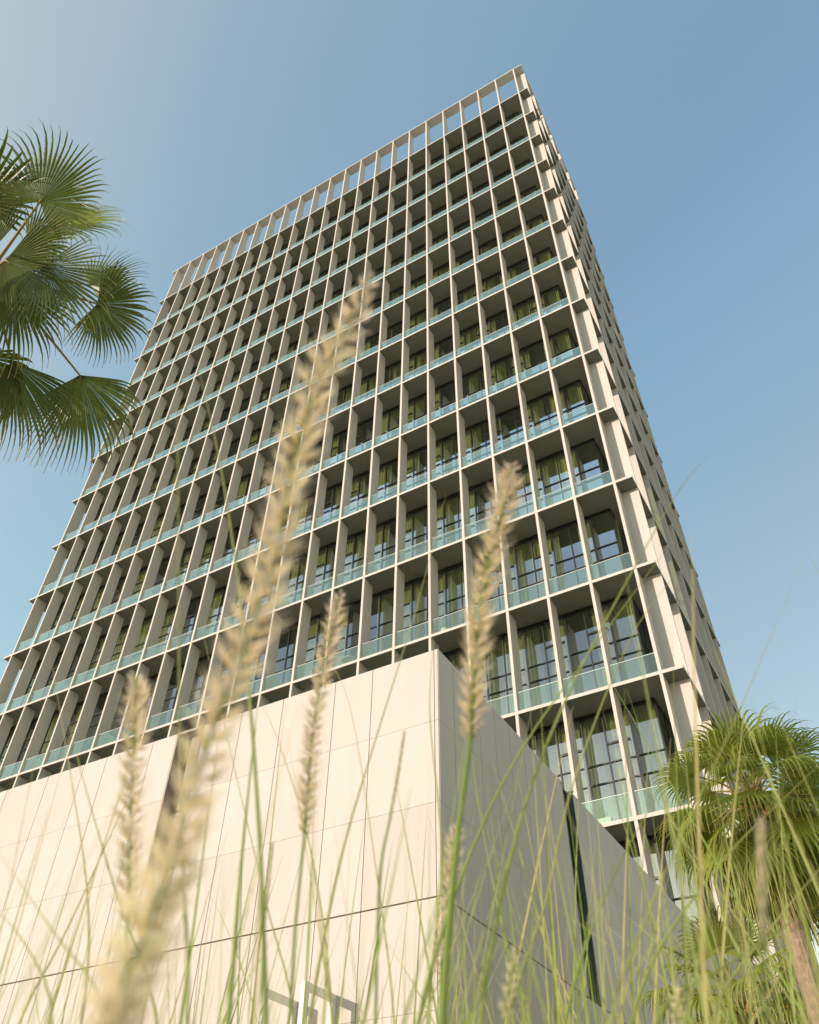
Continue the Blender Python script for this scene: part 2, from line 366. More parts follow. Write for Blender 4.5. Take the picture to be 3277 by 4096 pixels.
# corner windows (front right bay, turning the corner) and the long glazing of the other faces
XC = -1.05
for i in range(1, 16):
    z1 = ZL[i]-FH+.01; z0 = (ZL[i+1]+FH) if i < 16 else ZB
    zt = [z1-1.42, z1-1.92]
    f = MB(); b = .015
    f.ubox(cx[1], XC+b, G-.06, G+.02, z1, z1-.09)
    f.ubox(XC-b, XC+b, G-.05, G-.01, z1-.09, z0)
    for x in (cx[1]+.09, -1.70): f.ubox(x-b, x+b, G-.09, G-.02, z1-.09, z0)
    for z in zt: f.ubox(cx[1], XC-b, G-.085, G-.02, z-b, z+b)
    o = keep(f.build('window', M['frame']), tower)
    f = MB(); a, c_ = W(cx[1], G-.05, z1), W(XC, G-.05, z0)
    f.add([(a.x, a.y, a.z), (c_.x, a.y, a.z), (c_.x, a.y, c_.z), (a.x, a.y, c_.z)], [(0, 1, 2, 3)])
    q = f.build('pane', M['winglass'], o)
    for (xa, xb, sd_) in ((cx[1]+.12, -1.75, 1), (-1.62, XC-.06, 2)):
        if random.Random(i*7+sd_).random() < .15: continue
        f = MB(); A, Bq = W(xa, G+.1, z1-.03), W(xb, G+.1, z0+.02); n = 44; vs = []
        ph = i*1.7+sd_
        for r in range(4):
            for k in range(n+1):
                t = k/n; vs.append((A.x+(Bq.x-A.x)*t, A.y+.045*math.sin(t*38+ph+1.2*math.sin(5*t+ph)), A.z+(Bq.z-A.z)*r/3))
        f.v = vs; f.a = [.5+.5*math.sin((k % (n+1))*.9) for k in range(len(vs))]
        for r in range(3):
            for k in range(n): f.f.append((r*(n+1)+k, r*(n+1)+k+1, (r+1)*(n+1)+k+1, (r+1)*(n+1)+k)); f.mi.append(0)
        f.build('curtain', M['curtain'], o, smooth=True, attr='tone')
    # return glazing along the right side, the left side and the back
    f = MB()
    for xs in (XC, XW-XC):
        f.ubox(xs-b, xs+b, G, YD-G, z1, z1-.09)
        for j in range(int((YD-2*G)/.722)+1): y = G+j*.722; f.ubox(xs-b, xs+b, y-b, y+b, z1-.09, z0)
        for z in zt: f.ubox(xs-b*.9, xs+b*.9, G, YD-G, z-b, z+b)
    f.ubox(XW-XC, XC, YD-G-b, YD-G+b, z1, z1-.09)
    for c in range(2*NB): x = XC-.3-c*B/2; f.ubox(x-b, x+b, YD-G-b, YD-G+b, z1-.09, z0)
    for z in zt: f.ubox(XW-XC, XC, YD-G-b, YD-G+b, z-b, z+b)
    o = keep(f.build('side_glazing', M['frame']), tower)
    f = MB()
    for (x0, y0, x1, y1) in ((XC, G-.04, XC, YD-G), (XW-XC, G-.04, XW-XC, YD-G), (XW-XC, YD-G, XC, YD-G)):
        a, c_ = W(x0, y0, z1), W(x1, y1, z0)
        f.add([(a.x, a.y, a.z), (c_.x, c_.y, a.z), (c_.x, c_.y, c_.z), (a.x, a.y, c_.z)], [(0, 1, 2, 3)])
    f.build('pane', M['winglass'], o)
    # front left end of the glazing
f = MB(); fg = MB()
for i in range(2, 16):
    z1 = ZL[i]-FH+.01; z0 = ZL[i+1]+FH
    f.ubox(XW-XC, cx[NB-1], G-.06, G+.0, z1, z1-.09)
    a, c_ = W(XW-XC, G-.05, z1), W(cx[NB], G-.05, z0)
# glass balustrades
def rail(i, c):
    f = MB(); z0 = ZL[i]+FH-.02
    x0, x1 = cx[c+1]+T+.035, cx[c]-T-.012
    f.cur = 0; f.ubox(x0, x1, .075, .087, z0, z0+.60)
    f.cur = 1; f.ubox(x0, x1, .072, .090, z0+.60, z0+.615)
    return f
rc = []
for i in range(2, 16):
    for c in range(0, NB):
        if i == 15 and c > 1: continue
        p = project(W(cx[c]-B/2, .1, ZL[i]+.3)); s_ = 0
        if p and -100 < p[0] < 3377 and -50 < p[1] < 4150: s_ = 1e4/p[2]**2
        rc.append((s_, i, c))
rc.sort(key=lambda t: -t[0]); rest = MB()
for n, (s_, i, c) in enumerate(rc):
    f = rail(i, c)
    if n < 100: keep(f.build('balustrade', [M['rail'], M['railcap']]), tower)
    else:
        o_ = len(rest.v); rest.v += f.v; rest.a += f.a; rest.f += [tuple(k+o_ for k in q) for q in f.f]; rest.mi += f.mi
o = keep(rest.build('balustrade', [M['rail'], M['railcap']]), tower); o['kind'] = 'stuff'
# frosted dividers between neighbouring balconies
for i in range(4, 15):
    for c in (7, 10, 13, 16, 19):
        f = MB(); f.ubox(cx[c]-.012, cx[c]+.012, D-T+.005, G-.1, ZL[i]+FH-.01, ZL[i]+.92); keep(f.build('divider', M['frost']), tower)

# ------------------------------------------------------------------ podium
PX, PY, PZ = -.775, -11.0, -51.766
pod = empty('podium_building', W(-8, PY+5, ZB))
tag(pod, 'low windowless block clad in large cream stone panels in front of the tower', 'building')
XL, YB = -34.0, -.12
rows = [PZ, -52.63, -53.488, -54.345, -55.205, -56.06, ZB]
gp = .0042
prn = random.Random(9)
def panels(f, axis, fixed, splits, thick, skip=None):
    for r in range(len(rows)-1):
        z1, z0 = rows[r], rows[r+1]
        gt = gp*.35 if r not in (3,) else gp*1.7
        gb = gp*.35 if r != 2 else gp*1.7
        for k in range(len(splits)-1):
            a, b = splits[k], splits[k+1]
            if skip and skip(a, b, r): continue
            f.cur = prn.choice((0, 0, 1, 2))
            if axis == 'y': f.ubox(a+gp, b-gp, fixed, fixed+thick, z0+gb, z1-(0 if r == 0 else gt))
            else: f.ubox(fixed-thick, fixed, a+gp, b-gp, z0+gb, z1-(0 if r == 0 else gt))
sx = [PX-.003, -.825, -1.602, -2.10, -2.837, -3.45, -4.05, -4.46, -4.873, -5.67, -6.08, -6.745, -7.56, -7.97, -8.8, -9.6, -10.3, -11.1]
while sx[-1] > XL: sx.append(sx[-1]-random.choice((.41, .82, .67, .82)))
sx[-1] = XL; sx = sx[::-1]
sy = [PY+.004, -10.66, -10.04, -9.63, -9.215, -8.79, -8.40, -8.03, -7.55, -7.17, -6.758, -6.34, -5.92, -5.5, -4.9, -4.3, -3.7, -3.1, -2.4, -1.8, -1.2, YB]
f = MB()
panels(f, 'y', PY, sx, .04, lambda a, b, r: a > -4.47 and b < -4.04 and r < 2)
panels(f, 'x', PX, sy, .04, lambda a, b, r: abs(a+7.55) < .01 and r < 3)
keep(f.build('wall', [M['podium'], stone('podium_stone_pale', (.485, .446, .402), .024), stone('podium_stone_warm', (.46, .418, .372), .024)]), pod)
f = MB()     # dark backing seen in the joints, leaving the two recesses open
f.ubox(XL+.01, -4.462, PY+.03, PY+.3, ZB, PZ-.02); f.ubox(-4.048, PX-.03, PY+.03, PY+.3, ZB, PZ-.02)
f.ubox(-4.462, -4.048, PY+.03, PY+.3, ZB, rows[2]-.01)
f.ubox(PX-.3, PX-.03, PY+.3, -7.552, ZB, PZ-.02); f.ubox(PX-.3, PX-.03, -7.168, YB, ZB, PZ-.02)
f.ubox(PX-.3, PX-.03, -7.552, -7.168, ZB, rows[3]-.01)
keep(f.build('wall_core', M['joint']), pod)
f = MB(); f.ubox(XL+.01, PX-.31, PY+.31, YB, PZ-.25, PZ-.06); keep(f.build('roof', M['soffit']), pod)
# recessed opening of the front face
f = MB()
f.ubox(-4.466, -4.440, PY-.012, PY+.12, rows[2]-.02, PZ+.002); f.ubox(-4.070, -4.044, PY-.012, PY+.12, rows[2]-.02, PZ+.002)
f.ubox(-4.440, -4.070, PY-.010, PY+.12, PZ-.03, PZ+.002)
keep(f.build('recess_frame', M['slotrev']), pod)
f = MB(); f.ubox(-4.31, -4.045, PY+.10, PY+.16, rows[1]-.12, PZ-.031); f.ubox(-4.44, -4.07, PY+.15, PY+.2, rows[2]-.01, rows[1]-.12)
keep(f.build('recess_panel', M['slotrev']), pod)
f = MB(); f.ubox(-4.445, -4.065, PY+.2, PY+.22, rows[2]-.01, PZ-.031); keep(f.build('recess_glass', M['darkglass']), pod)
# tall slit window of the side face
f = MB(); f.ubox(PX-.10, PX-.07, -7.55, -7.17, rows[3]-.005, PZ-.01); keep(f.build('slit_window', M['darkglass']), pod)
f = MB(); f.ubox(PX-.08, PX+.004, -7.553, -7.541, rows[3]-.005, PZ-.002); f.ubox(PX-.08, PX+.004, -7.179, -7.167, rows[3]-.005, PZ-.002)
f.ubox(PX-.08, PX-.05, -7.541, -7.179, PZ-.02, PZ-.006)
keep(f.build('slit_frame', mat('slit_frame_metal', (.06, .075, .07), .5, metal=.1)), pod)
# anchor posts and wire along the podium parapet
hr = empty('wire_railing', W(-4, PY+.2, PZ)); tag(hr, 'thin wire on short steel posts along the top edge of the cream podium', 'railing')
f = MB()
xs = [-.9, -1.05, -1.95, -2.1, -2.55, -4.5, -4.6, -6.2, -6.3, -7.5, -9, -10.5, -12, -14, -16, -18]
for x in xs:
    p = MB(); a = W(x, PY+.16, PZ-.1); p.tube([a, a+Vector((0, 0, .34))], .009, 5); keep(p.build('post', M['steel']), hr)
f.tube([W(xs[0], PY+.16, PZ+.04), W(xs[-1], PY+.16, PZ+.04)], .006, 4); keep(f.build('wire', M['steel']), hr)
# two steel frames standing out from the wall
for k, x in enumerate((-2.231, -1.822)):
    fr = empty('steel_frame', W(x, PY, ZB))
    tag(fr, ['projecting flat steel frame low on the cream wall, the one further left', 'projecting flat steel frame low on the cream wall, the one nearer the podium corner'][k], 'frame', 'steel frames on the podium wall')
    zt = -54.985; bw = .055; th = .022
    f = MB(); f.ubox(x-th, x+th, PY-.462, PY-.462+bw, ZB, zt); keep(f.build('outer_post', M['slotcol']), fr)
    f = MB(); f.ubox(x-th, x+th, PY-.462+bw, PY-.003, zt-bw, zt-.001); keep(f.build('top_bar', M['slotcol']), fr)
    f = MB(); f.ubox(x-th, x+th, PY-.003-bw, PY-.003, ZB, zt-bw-.001); keep(f.build('inner_post', M['slotcol']), fr)

# ------------------------------------------------------------------ lamps, planters on the facade
def flood(loc, label):
    t = empty('floodlight', loc); tag(t, label, 'lamp', 'floodlights on the slab corners')
    f = MB(); f.tube([loc, loc+Vector((0, 0, .30))], .02, 6); keep(f.build('bracket', M['lamp']), t)
    f = MB(); c = loc+Vector((0, 0, .46)); d = Vector((.35, -.75, -.55)).normalized()
    f.tube([c-d*.10, c-d*.06, c+d*.05, c+d*.07], [.08, .16, .19, .19], 16); keep(f.build('housing', M['lamp'], smooth=False), t)
    f = MB(); f.tube([c+d*.071, c+d*.078], .13, 16); keep(f.build('lens', M['lens']), t)
flood(W(-.2, .30, ZL[3]+FH), 'small round floodlight on the right corner slab a few storeys below the roof')
flood(W(XW+.18, .2, ZL[4]+FH), 'small round floodlight on the left corner slab of the tower beside the palm')
pl = empty('planter_box', W(-2.75, .22, ZL[14]+FH)); tag(pl, 'long pale planter box with two small upright shrubs behind a glass balustrade', 'planter')
f = MB(); f.ubox(-2.98, -2.42, .17, .32, ZL[14]+FH, ZL[14]+.24); keep(f.build('box', M['pot']), pl)
rnd = random.Random(3)
for x in (-2.80, -2.60):
    f = MB()
    for k in range(90):
        c = W(x, .24, ZL[14]+.26)+Vector((rnd.gauss(0, .05), rnd.gauss(0, .05), rnd.random()*.42)); d = Vector((rnd.gauss(0, 1), rnd.gauss(0, 1), 1.2)).normalized()*.07
        e = Vector((rnd.gauss(0, 1), rnd.gauss(0, 1), 0)).normalized()*.014; f.add([c-e, c+e, c+d], [(0, 1, 2)])
    keep(f.build('shrub', M['potplant']), pl)
pp = empty('potted_plant', W(-6.62, .24, ZL[12]+FH)); tag(pp, 'round pot with a bushy plant behind a glass balustrade above the podium', 'plant')
f = MB(); c = W(-6.55, .26, ZL[12]+FH); f.tube([c, c+Vector((0, 0, .1)), c+Vector((0, 0, .38))], [.13, .18, .22], 14); keep(f.build('pot', M['pot']), pp)
f = MB()
for k in range(420):
    d = Vector((rnd.gauss(0, 1), rnd.gauss(0, .5), rnd.random()*1.4)).normalized(); p = c+Vector((0, 0, .38))+d*(.1+.5*rnd.random()); q = Vector((rnd.gauss(0, 1), rnd.gauss(0, 1), rnd.gauss(0, 1))).normalized()*.03
    f.add([p, p+q, p+d*.05], [(0, 1, 2)])
keep(f.build('foliage', M['potplant']), pp)

tb = empty('balcony_table', W(-10.1, .45, ZL[12]+FH)); tag(tb, 'small round white table behind a glass balustrade left of the potted plant', 'table')
c = W(-10.1, .42, ZL[12]+FH)
f = MB(); f.tube([c+Vector((0, 0, .70)), c+Vector((0, 0, .73))], .42, 24); keep(f.build('top', M['pot']), tb)
f = MB(); f.tube([c, c+Vector((0, 0, .03)), c+Vector((0, 0, .05)), c+Vector((0, 0, .70))], [.22, .22, .03, .03], 14); keep(f.build('pedestal', M['pot']), tb)
# ------------------------------------------------------------------ palms
def fan(f, H, axis, normal, R, n=38, spread=2.35, droop=.35, rnd=random, fold=0.0, dry=.0, split=.50):
    """one fan blade: pleated segments joined to about half their length, then free drooping tips"""
    axis = axis.normalized(); normal = (normal-axis*normal.dot(axis)).normalized(); side = axis.cross(normal)
    G_ = Vector((0, 0, -1))
    for k in range(n):
        t = (k+.5)/n*2-1; al = t*spread; da = 2*spread/n
        Rk = R*(1.0-.30*abs(t)**2.2)*rnd.uniform(.93, 1.04)
        d0 = axis*math.cos(al)+side*math.sin(al)
        d0 = (d0+normal*(fold*abs(t))).normalized()
        perp = (-axis*math.sin(al)+side*math.cos(al)).normalized()
        nn = d0.cross(perp)*-1
        if nn.dot(normal) < 0: nn = -nn
        sp = split*rnd.uniform(.9, 1.1)
        K = 10; p = Vector(H); d = Vector(d0); vs = []; vals = []; dr = droop*rnd.uniform(.7, 1.35); twist = rnd.uniform(-.5, .5)
        cut = rnd.random() < .12
        dryk = dry+rnd.uniform(-.1, .25)
        for j in range(K+1):
            q = j/K
            if j: p = p+d*(Rk/K)
            r = Rk*q
            wdt = r*da*.5 if q <= sp else Rk*sp*da*.46*max(0.03, (1-(q-sp)/(1-sp))**1.05)
            wdt = max(wdt, .003)
            ple = wdt*.55
            pv = perp if q <= sp else (perp+nn*twist*(q-sp)).normalized()
            vs += [p-pv*wdt, p+nn*ple, p+pv*wdt]
            tone = max(0, min(1, (q-.80)*3.5*(.4+dryk*1.6)+dry*.8*q)); vals += [tone]*3
            bend = dr*(.05 if q < sp else .05+7.5*(q-sp)**1.3)*.62
            d = (d+G_*bend).normalized()
        o = len(f.v); f.v += [tuple(v) for v in vs]; f.a += vals
        for j in range(K):
            a = o+j*3
            f.f += [(a, a+1, a+4, a+3), (a+1, a+2, a+5, a+4)]; f.mi += [0, 0]
        if rnd.random() < .6:      # a loose thread at the split
            p0 = Vector(vs[int(sp*K)*3]); dd = (d0+Vector((rnd.gauss(0, .3), rnd.gauss(0, .3), -.6))).normalized()
            L = R*rnd.uniform(.15, .35); o = len(f.v)
            pts_ = [p0, p0+dd*L*.5, p0+dd*L*.8+G_*L*.3]
            for pt in pts_: f.v += [tuple(pt), tuple(pt+perp*.003)]; f.a += [.9, .9]
            f.f += [(o, o+1, o+3, o+2), (o+2, o+3, o+5, o+4)]; f.mi += [0, 0]
def frond(parent, C, H, axis, normal, R, rnd, mt='palm', **kw):
    f = MB(); fan(f, H, axis, normal, R, rnd=rnd, **kw)
    o = keep(f.build('frond', M[mt], attr='tone'), parent)
    f = MB(); C = Vector(C); H = Vector(H); mid = (C+H)/2+Vector((0, 0, (H-C).length*.10))
    pts_ = [C, C.lerp(mid, .6)+Vector((0, 0, .01)), mid, H.lerp(mid, .4), H, H+axis.normalized()*R*.12]
    f.val = .25; f.tube(pts_, [.026, .019, .016, .013, .010, .004], 5)
    s_ = f.build('stalk', M['palmdry'], o, smooth=True, attr='tone'); return o
def trunk(parent, base, top, r0, r1, seed):
    rnd = random.Random(seed); f = MB(); n = 60; m_ = 18; vs = []
    for i in range(n+1):
        t = i/n; c = base.lerp(top, t)+Vector((.05*math.sin(t*3), .04*math.sin(t*4+1), 0)); r = r0+(r1-r0)*t
        r *= 1+.35*math.exp(-t*14)+(.05 if i % 2 else 0)+rnd.uniform(-.012, .012)
        for k in range(m_):
            th = 2*PI*k/m_; rr = r*(1+rnd.uniform(-.03, .03)); vs.append(c+Vector((math.cos(th)*rr, math.sin(th)*rr, 0)))
    f.add(vs, [(i*m_+k, i*m_+(k+1) % m_, (i+1)*m_+(k+1) % m_, (i+1)*m_+k) for i in range(n) for k in range(m_)])
    keep(f.build('trunk', M['trunk']), parent)
def fan_palm(C, label, seed, nf=26, R=.95, pet=.85, r=.15, lo=-.95, special=None, gap=None, mt='palm'):
    rnd = random.Random(seed); t = empty('fan_palm', Vector((C.x, C.y, 0)))
    tag(t, label, 'palm', 'fan palms beside the building')
    trunk(t, Vector((C.x, C.y, 0)), C-Vector((0, 0, .12)), r*1.15, r, seed)
    f = MB()                                   # old leaf bases and fibre under the crown
    for k in range(46):
        th = k*2.4; z = -.7+.7*k/46; o = C+Vector((math.cos(th)*r*.8, math.sin(th)*r*.8, z)); d = Vector((math.cos(th)*.7, math.sin(th)*.7, 1))
        f.val = rnd.random(); f.tube([o, o+d*.12, o+d*.2], [.035, .028, .012], 5)
    keep(f.build('leaf_bases', M['palmdry'], attr='tone'), t)
    for k in range(nf):
        u = (k+.5)/nf; el = 1.35+(lo-1.35)*u**.85+rnd.uniform(-.1, .1); az = k*2.39996+rnd.uniform(-.25, .25)
        if gap and gap(el, az): continue
        d = Vector((math.cos(az)*math.cos(el), math.sin(az)*math.cos(el), math.sin(el)))
        pl_ = pet*rnd.uniform(.85, 1.15); H = C+d*pl_+Vector((0, 0, -.16*pl_*math.cos(el)))
        ax = (d+Vector((0, 0, -.35-.15*rnd.random()))).normalized()
        nrm = Vector((-math.cos(az)*math.sin(el)*.8, -math.sin(az)*math.sin(el)*.8, math.cos(el)+.35)).normalized()
        nrm = (nrm+Vector((rnd.gauss(0, .2), rnd.gauss(0, .2), 0))).normalized()
        frond(t, C, H, ax, nrm, R*rnd.uniform(.85, 1.1), rnd, n=34, spread=rnd.uniform(1.9, 2.5), droop=rnd.uniform(.7, 1.7) if el < .9 else .5, mt=mt,
              fold=-.15 if el < .3 else .05, split=.42 if mt == 'palmlit' else .5, dry=0 if el > -.45 else rnd.choice((0, .1, .5)))
    for sp in (special or []): sp(t, rnd)
    return t
rt, up_, fw = Vector(Rm[0]), -Vector(Rm[1]), Vector(Rm[2])
def screen(ang, depth=0.0):            # a world direction that runs at this angle as seen by the photographer
    return (rt*math.cos(math.radians(ang))+up_*math.sin(math.radians(ang))+fw*depth).normalized()
def placed(C, u, v, dist, ang, depth, nrm, R, **kw):
    def go(t, rnd): frond(t, C, at(u, v, dist), screen(ang, depth), nrm, R*1.12, rnd, **kw)
    return go
# left palm, crown just outside the left edge of the picture
CL = at(-35, 590, 9.6)
face = -fw
sp = [placed(CL, 84, 425, 9.6, 58, .15, -fw*.85+up_*.3, .82, n=46, spread=2.2, droop=.6),
      placed(CL, 112, 470, 9.9, 12, .25, -fw*.5+up_*.6, .80, n=36, spread=1.6, droop=.45, mt='palmlit'),
      placed(CL, 92, 560, 9.0, -42, -.25, -fw*.5-up_*.2+rt*.3, .95, n=34, spread=1.0, droop=.25, fold=.5),
      placed(CL, 30, 600, 9.1, -80, -.25, -fw*.7+rt*.1, .92, n=38, spread=1.35, droop=.4, dry=.35),
      placed(CL, 205, 640, 9.7, -30, .1, -fw*.75-up_*.1, .70, n=44, spread=1.9, droop=.75),
      placed(CL, 190, 600, 10.0, 30, .3, -fw*.6+up_*.5, .62, n=34, spread=1.6, droop=.35),
      placed(CL, 168, 790, 9.7, -78, -.1, -fw*.8+up_*.1, 1.08, n=40, spread=1.3, droop=.75, dry=.25),
      placed(CL, 25, 762, 9.6, -72, .0, -fw*.7+rt*.25, 1.05, n=34, spread=1.0, droop=.7, dry=.15),
      placed(CL, 58, 512, 9.25, 5, -.1, -fw*.8+up_*.2, .58, n=34, spread=1.7, droop=.8), placed(CL, 12, 548, 9.2, -35, -.2, -fw*.8, .8, n=38, spread=1.5, droop=.6),
      placed(CL, -10, 520, 9.8, 150, .2, -fw*.8, .7, n=36, spread=1.8, droop=.5)]
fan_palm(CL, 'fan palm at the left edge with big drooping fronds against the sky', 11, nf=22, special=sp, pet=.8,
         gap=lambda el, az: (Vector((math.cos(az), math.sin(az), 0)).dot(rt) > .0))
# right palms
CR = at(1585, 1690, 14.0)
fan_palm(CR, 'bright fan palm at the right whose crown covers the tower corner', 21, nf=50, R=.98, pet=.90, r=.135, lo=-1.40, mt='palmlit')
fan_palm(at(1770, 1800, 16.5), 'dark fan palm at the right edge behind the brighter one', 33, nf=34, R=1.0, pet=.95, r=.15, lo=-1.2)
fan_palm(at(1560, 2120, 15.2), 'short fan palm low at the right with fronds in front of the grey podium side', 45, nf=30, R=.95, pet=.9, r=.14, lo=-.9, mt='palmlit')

# ------------------------------------------------------------------ fountain grass
rg = random.Random(77)
gr = MB()
def strip(f, pts, w0, tone0, tone1, n_=None, taper=True, foot=False):
    """a keeled grass blade through pts"""
    pts = [Vector(p) for p in pts]; N = len(pts); o = len(f.v)
    for i, p in enumerate(pts):
        t = (pts[min(i+1, N-1)]-pts[max(i-1, 0)]).normalized(); q = i/(N-1)
        s_ = t.cross((p-CAM).normalized()) if n_ is None else t.cross(n_)
        if s_.length < 1e-5: s_ = Vector((1, 0, 0))
        s_.normalize(); k = t.cross(s_)
        w_ = w0*(1-.95*q**1.5) if taper else w0
        if foot: w_ *= min(1, .2+q*4)
        f.v += [tuple(p-s_*w_), tuple(p+k*w_*.5), tuple(p+s_*w_)]; f.a += [tone0+(tone1-tone0)*q]*3
    for i in range(N-1):
        a = o+i*3; f.f += [(a, a+1, a+4, a+3), (a+1, a+2, a+5, a+4)]; f.mi += [0, 0]
def curve(pts, n=14):
    pts = [Vector(p) for p in pts]; out = []
    P = [pts[0]*2-pts[1]]+pts+[pts[-1]*2-pts[-2]]
    seg = len(pts)-1
    for i in range(n+1):
        t = i/n*seg; k = min(int(t), seg-1); u = t-k; a, b, c, d = P[k:k+4]
        out.append(.5*((2*b)+(c-a)*u+(2*a-5*b+4*c-d)*u*u+(3*b-a-3*c+d)*u**3))
    return out
def root(p, prev):                         # where a culm seen at p (coming down from prev) meets the soil
    d = p-prev; k = 1/max(.2, -d.z) if d.z < 0 else 1; drop = p.z-.03
    sx_, sy_ = (max(-.25, min(.25, d.x*k)), max(-.25, min(.25, d.y*k)))
    return Vector((p.x+sx_*drop*.6, p.y+sy_*drop*.6, .03))
def down(base, p, nxt):                   # evenly spaced points from the root up to p
    n = max(1, int((base-p).length/max(.02, (nxt-p).length))); return [base.lerp(p, i/n) for i in range(n)]
# random tufts: roots on the bed in front of the photographer and around
fwa = math.atan2(fw.y, fw.x)
for k in range(1000):
    side_ = k % 5 == 4
    az = fwa+(rg.uniform(-2.6, 2.6) if side_ else rg.uniform(-.62, .48)+rg.uniform(-.1, .1))
    right = (fwa-az)                         # positive to the right
    dist = rg.uniform(.55, 3.2) if not side_ else rg.uniform(1.2, 4.0)
    if not side_ and rg.random() < (.45 if right < .12 else .3): continue
    b = Vector((CAM.x+math.cos(az)*dist, CAM.y+math.sin(az)*dist, .03))
    if b.y > CAM.y+5.0: continue
    hmax = .45+dist*math.tan(math.radians(rg.choice((17, 20, 24, 28, 33) if right > 0 else (15, 18, 21, 26, 31))))
    L = min(rg.uniform(.75, 1.35), hmax) if not side_ else rg.uniform(.5, 1.1)
    L = max(L, .5)
    lean = Vector((rg.gauss(.07, .13), rg.gauss(0, .12), 0)); cur = rg.uniform(0, .25)
    pts_ = [b+Vector((lean.x*q*L*(1+cur*q*1.5), lean.y*q*L*(1+cur*q), L*q*(1-.12*cur*q*q))) for q in [i/9 for i in range(10)]]
    tn = rg.choice((0, 0, 0, .05, .1, .2, .6))
    strip(gr, pts_, rg.uniform(.0016, .0040), tn, min(1, tn+rg.uniform(.1, .6)), n_=Vector((rg.gauss(0, 1), -1.5, .2)).normalized())
# a nearer, lower fringe that falls well out of focus
for k in range(90):
    az = fwa+rg.uniform(-.62, .62); dist = rg.uniform(.34, .62)
    if az-fwa > .05 and rg.random() < .5: continue
    b = Vector((CAM.x+math.cos(az)*dist, CAM.y+math.sin(az)*dist, .03)); L = .42+dist*math.tan(math.radians(rg.uniform(13, 27)))
    ln = Vector((rg.gauss(.04, .12), rg.gauss(0, .06), 0)); tn = rg.choice((0, 0, .1, .4))
    strip(gr, [b+Vector((ln.x*q*L*(.5+q), ln.y*q*L, L*q)) for q in [i/9 for i in range(10)]], rg.uniform(.0010, .0020), tn, min(1, tn+.3), n_=Vector((rg.gauss(0, .6), -1, .2)).normalized())
# leafy flowering culms with side blades leaving at their nodes
for k in range(48):
    az = fwa+rg.uniform(-.36, .62); dist = rg.uniform(.6, 1.6)
    b = Vector((CAM.x+math.cos(az)*dist, CAM.y+math.sin(az)*dist, .03))
    L = .42+dist*math.tan(math.radians(rg.uniform(14, 30))); ln = Vector((rg.gauss(.03, .09), rg.gauss(0, .08), 0)); wd = rg.uniform(.0013, .0024)
    pts_ = [b+Vector((ln.x*q*L*(1+q*.3), ln.y*q*L, L*q)) for q in [i/9 for i in range(10)]]
    tn = rg.choice((0, 0, .1, .25, .5)); strip(gr, pts_, wd, tn, min(1, tn+rg.uniform(0, .4)), n_=Vector((rg.gauss(0, .6), -1, .2)).normalized())
    for nd in range(rg.choice((1, 1, 2, 3))):
        q = rg.uniform(.3, .68); i = min(int(q*9), 8); p = pts_[i].lerp(pts_[i+1], q*9-i); Lb = rg.uniform(.15, .42)
        sd_ = Vector((rg.choice((-1, 1))*rg.uniform(.25, .6), rg.gauss(0, .25), 1)).normalized(); dr = rg.uniform(0, .35)
        bp_ = [p+sd_*Lb*t+Vector((sd_.x*.4, 0, -dr))*Lb*t*t*.6 for t in [j/8 for j in range(9)]]
        strip(gr, bp_, wd*rg.uniform(.5, .8), tn, min(1, tn+.5), n_=Vector((rg.gauss(0, .5), -1, .2)).normalized(), foot=True)
# long thin blades that rise clear of the tufts
LONG = [([(880, 2156), (990, 1800), (1110, 1560), (1290, 1310), (1430, 1120)], .7, .0028, .05),
        ([(1010, 2156), (1090, 1750), (1180, 1500), (1290, 1280), (1425, 1040), (1490, 960)], .6, .0024, .1),
        ([(1290, 2156), (1330, 2010), (1440, 1750), (1560, 1490), (1690, 1180)], .55, .0022, .2),
        ([(1380, 2156), (1550, 2020), (1725, 1905)], .6, .0040, .05), ([(1500, 2156), (1620, 1960), (1760, 1790)], .75, .0034, .3),
        ([(1330, 2156), (1500, 1840), (1725, 1610)], .8, .0030, .1), ([(1190, 2156), (1290, 1850), (1400, 1650)], .8, .0032, 0),
        ([(480, 2156), (505, 1850), (530, 1600), (545, 1470)], .6, .0036, 0), ([(170, 2156), (185, 1900), (150, 1640), (110, 1400)], .8, .0024, .5),
        ([(330, 2156), (250, 1900), (180, 1660), (140, 1500)], .7, .0026, .2), ([(230, 2156), (110, 1960), (0, 1800)], .5, .0026, .2),
        ([(110, 2156), (60, 2000), (-20, 1900)], .6, .0030, .1), ([(620, 2156), (560, 1900), (480, 1560), (420, 1300)], .9, .0022, .3),
        ([(395, 2156), (380, 1700), (375, 1000), (372, 820)], .5, .0020, .15), ([(560, 2156), (520, 1400), (470, 1010), (415, 760)], .55, .0022, .1),
        ([(900, 2156), (930, 1800), (905, 1500), (915, 1320)], .8, .0026, .2), ([(650, 2156), (720, 1800), (790, 1560), (880, 1270), (940, 1040)], .7, .0022, .35),
        ([(700, 2156), (660, 1820), (600, 1600), (540, 1450)], .9, .0024, .5), ([(830, 2156), (800, 1890), (740, 1500), (690, 1380)], .9, .0022, .5),
        ([(1120, 2156), (1060, 1960), (1000, 1640), (980, 1420)], .85, .0028, .0), ([(1240, 2156), (1180, 1850), (1130, 1560)], .8, .0030, .05),
        ([(40, 2156), (140, 1960), (260, 1700), (330, 1560)], 1.0, .0024, .6), ([(1430, 2156), (1400, 1900), (1340, 1700)], .9, .0030, .0),
        ([(1070, 2156), (1150, 1900), (1210, 1640), (1330, 1340), (1430, 1200)], .7, .0026, .25), ([(1700, 2156), (1640, 1980), (1560, 1850)], .8, .0030, .2)]
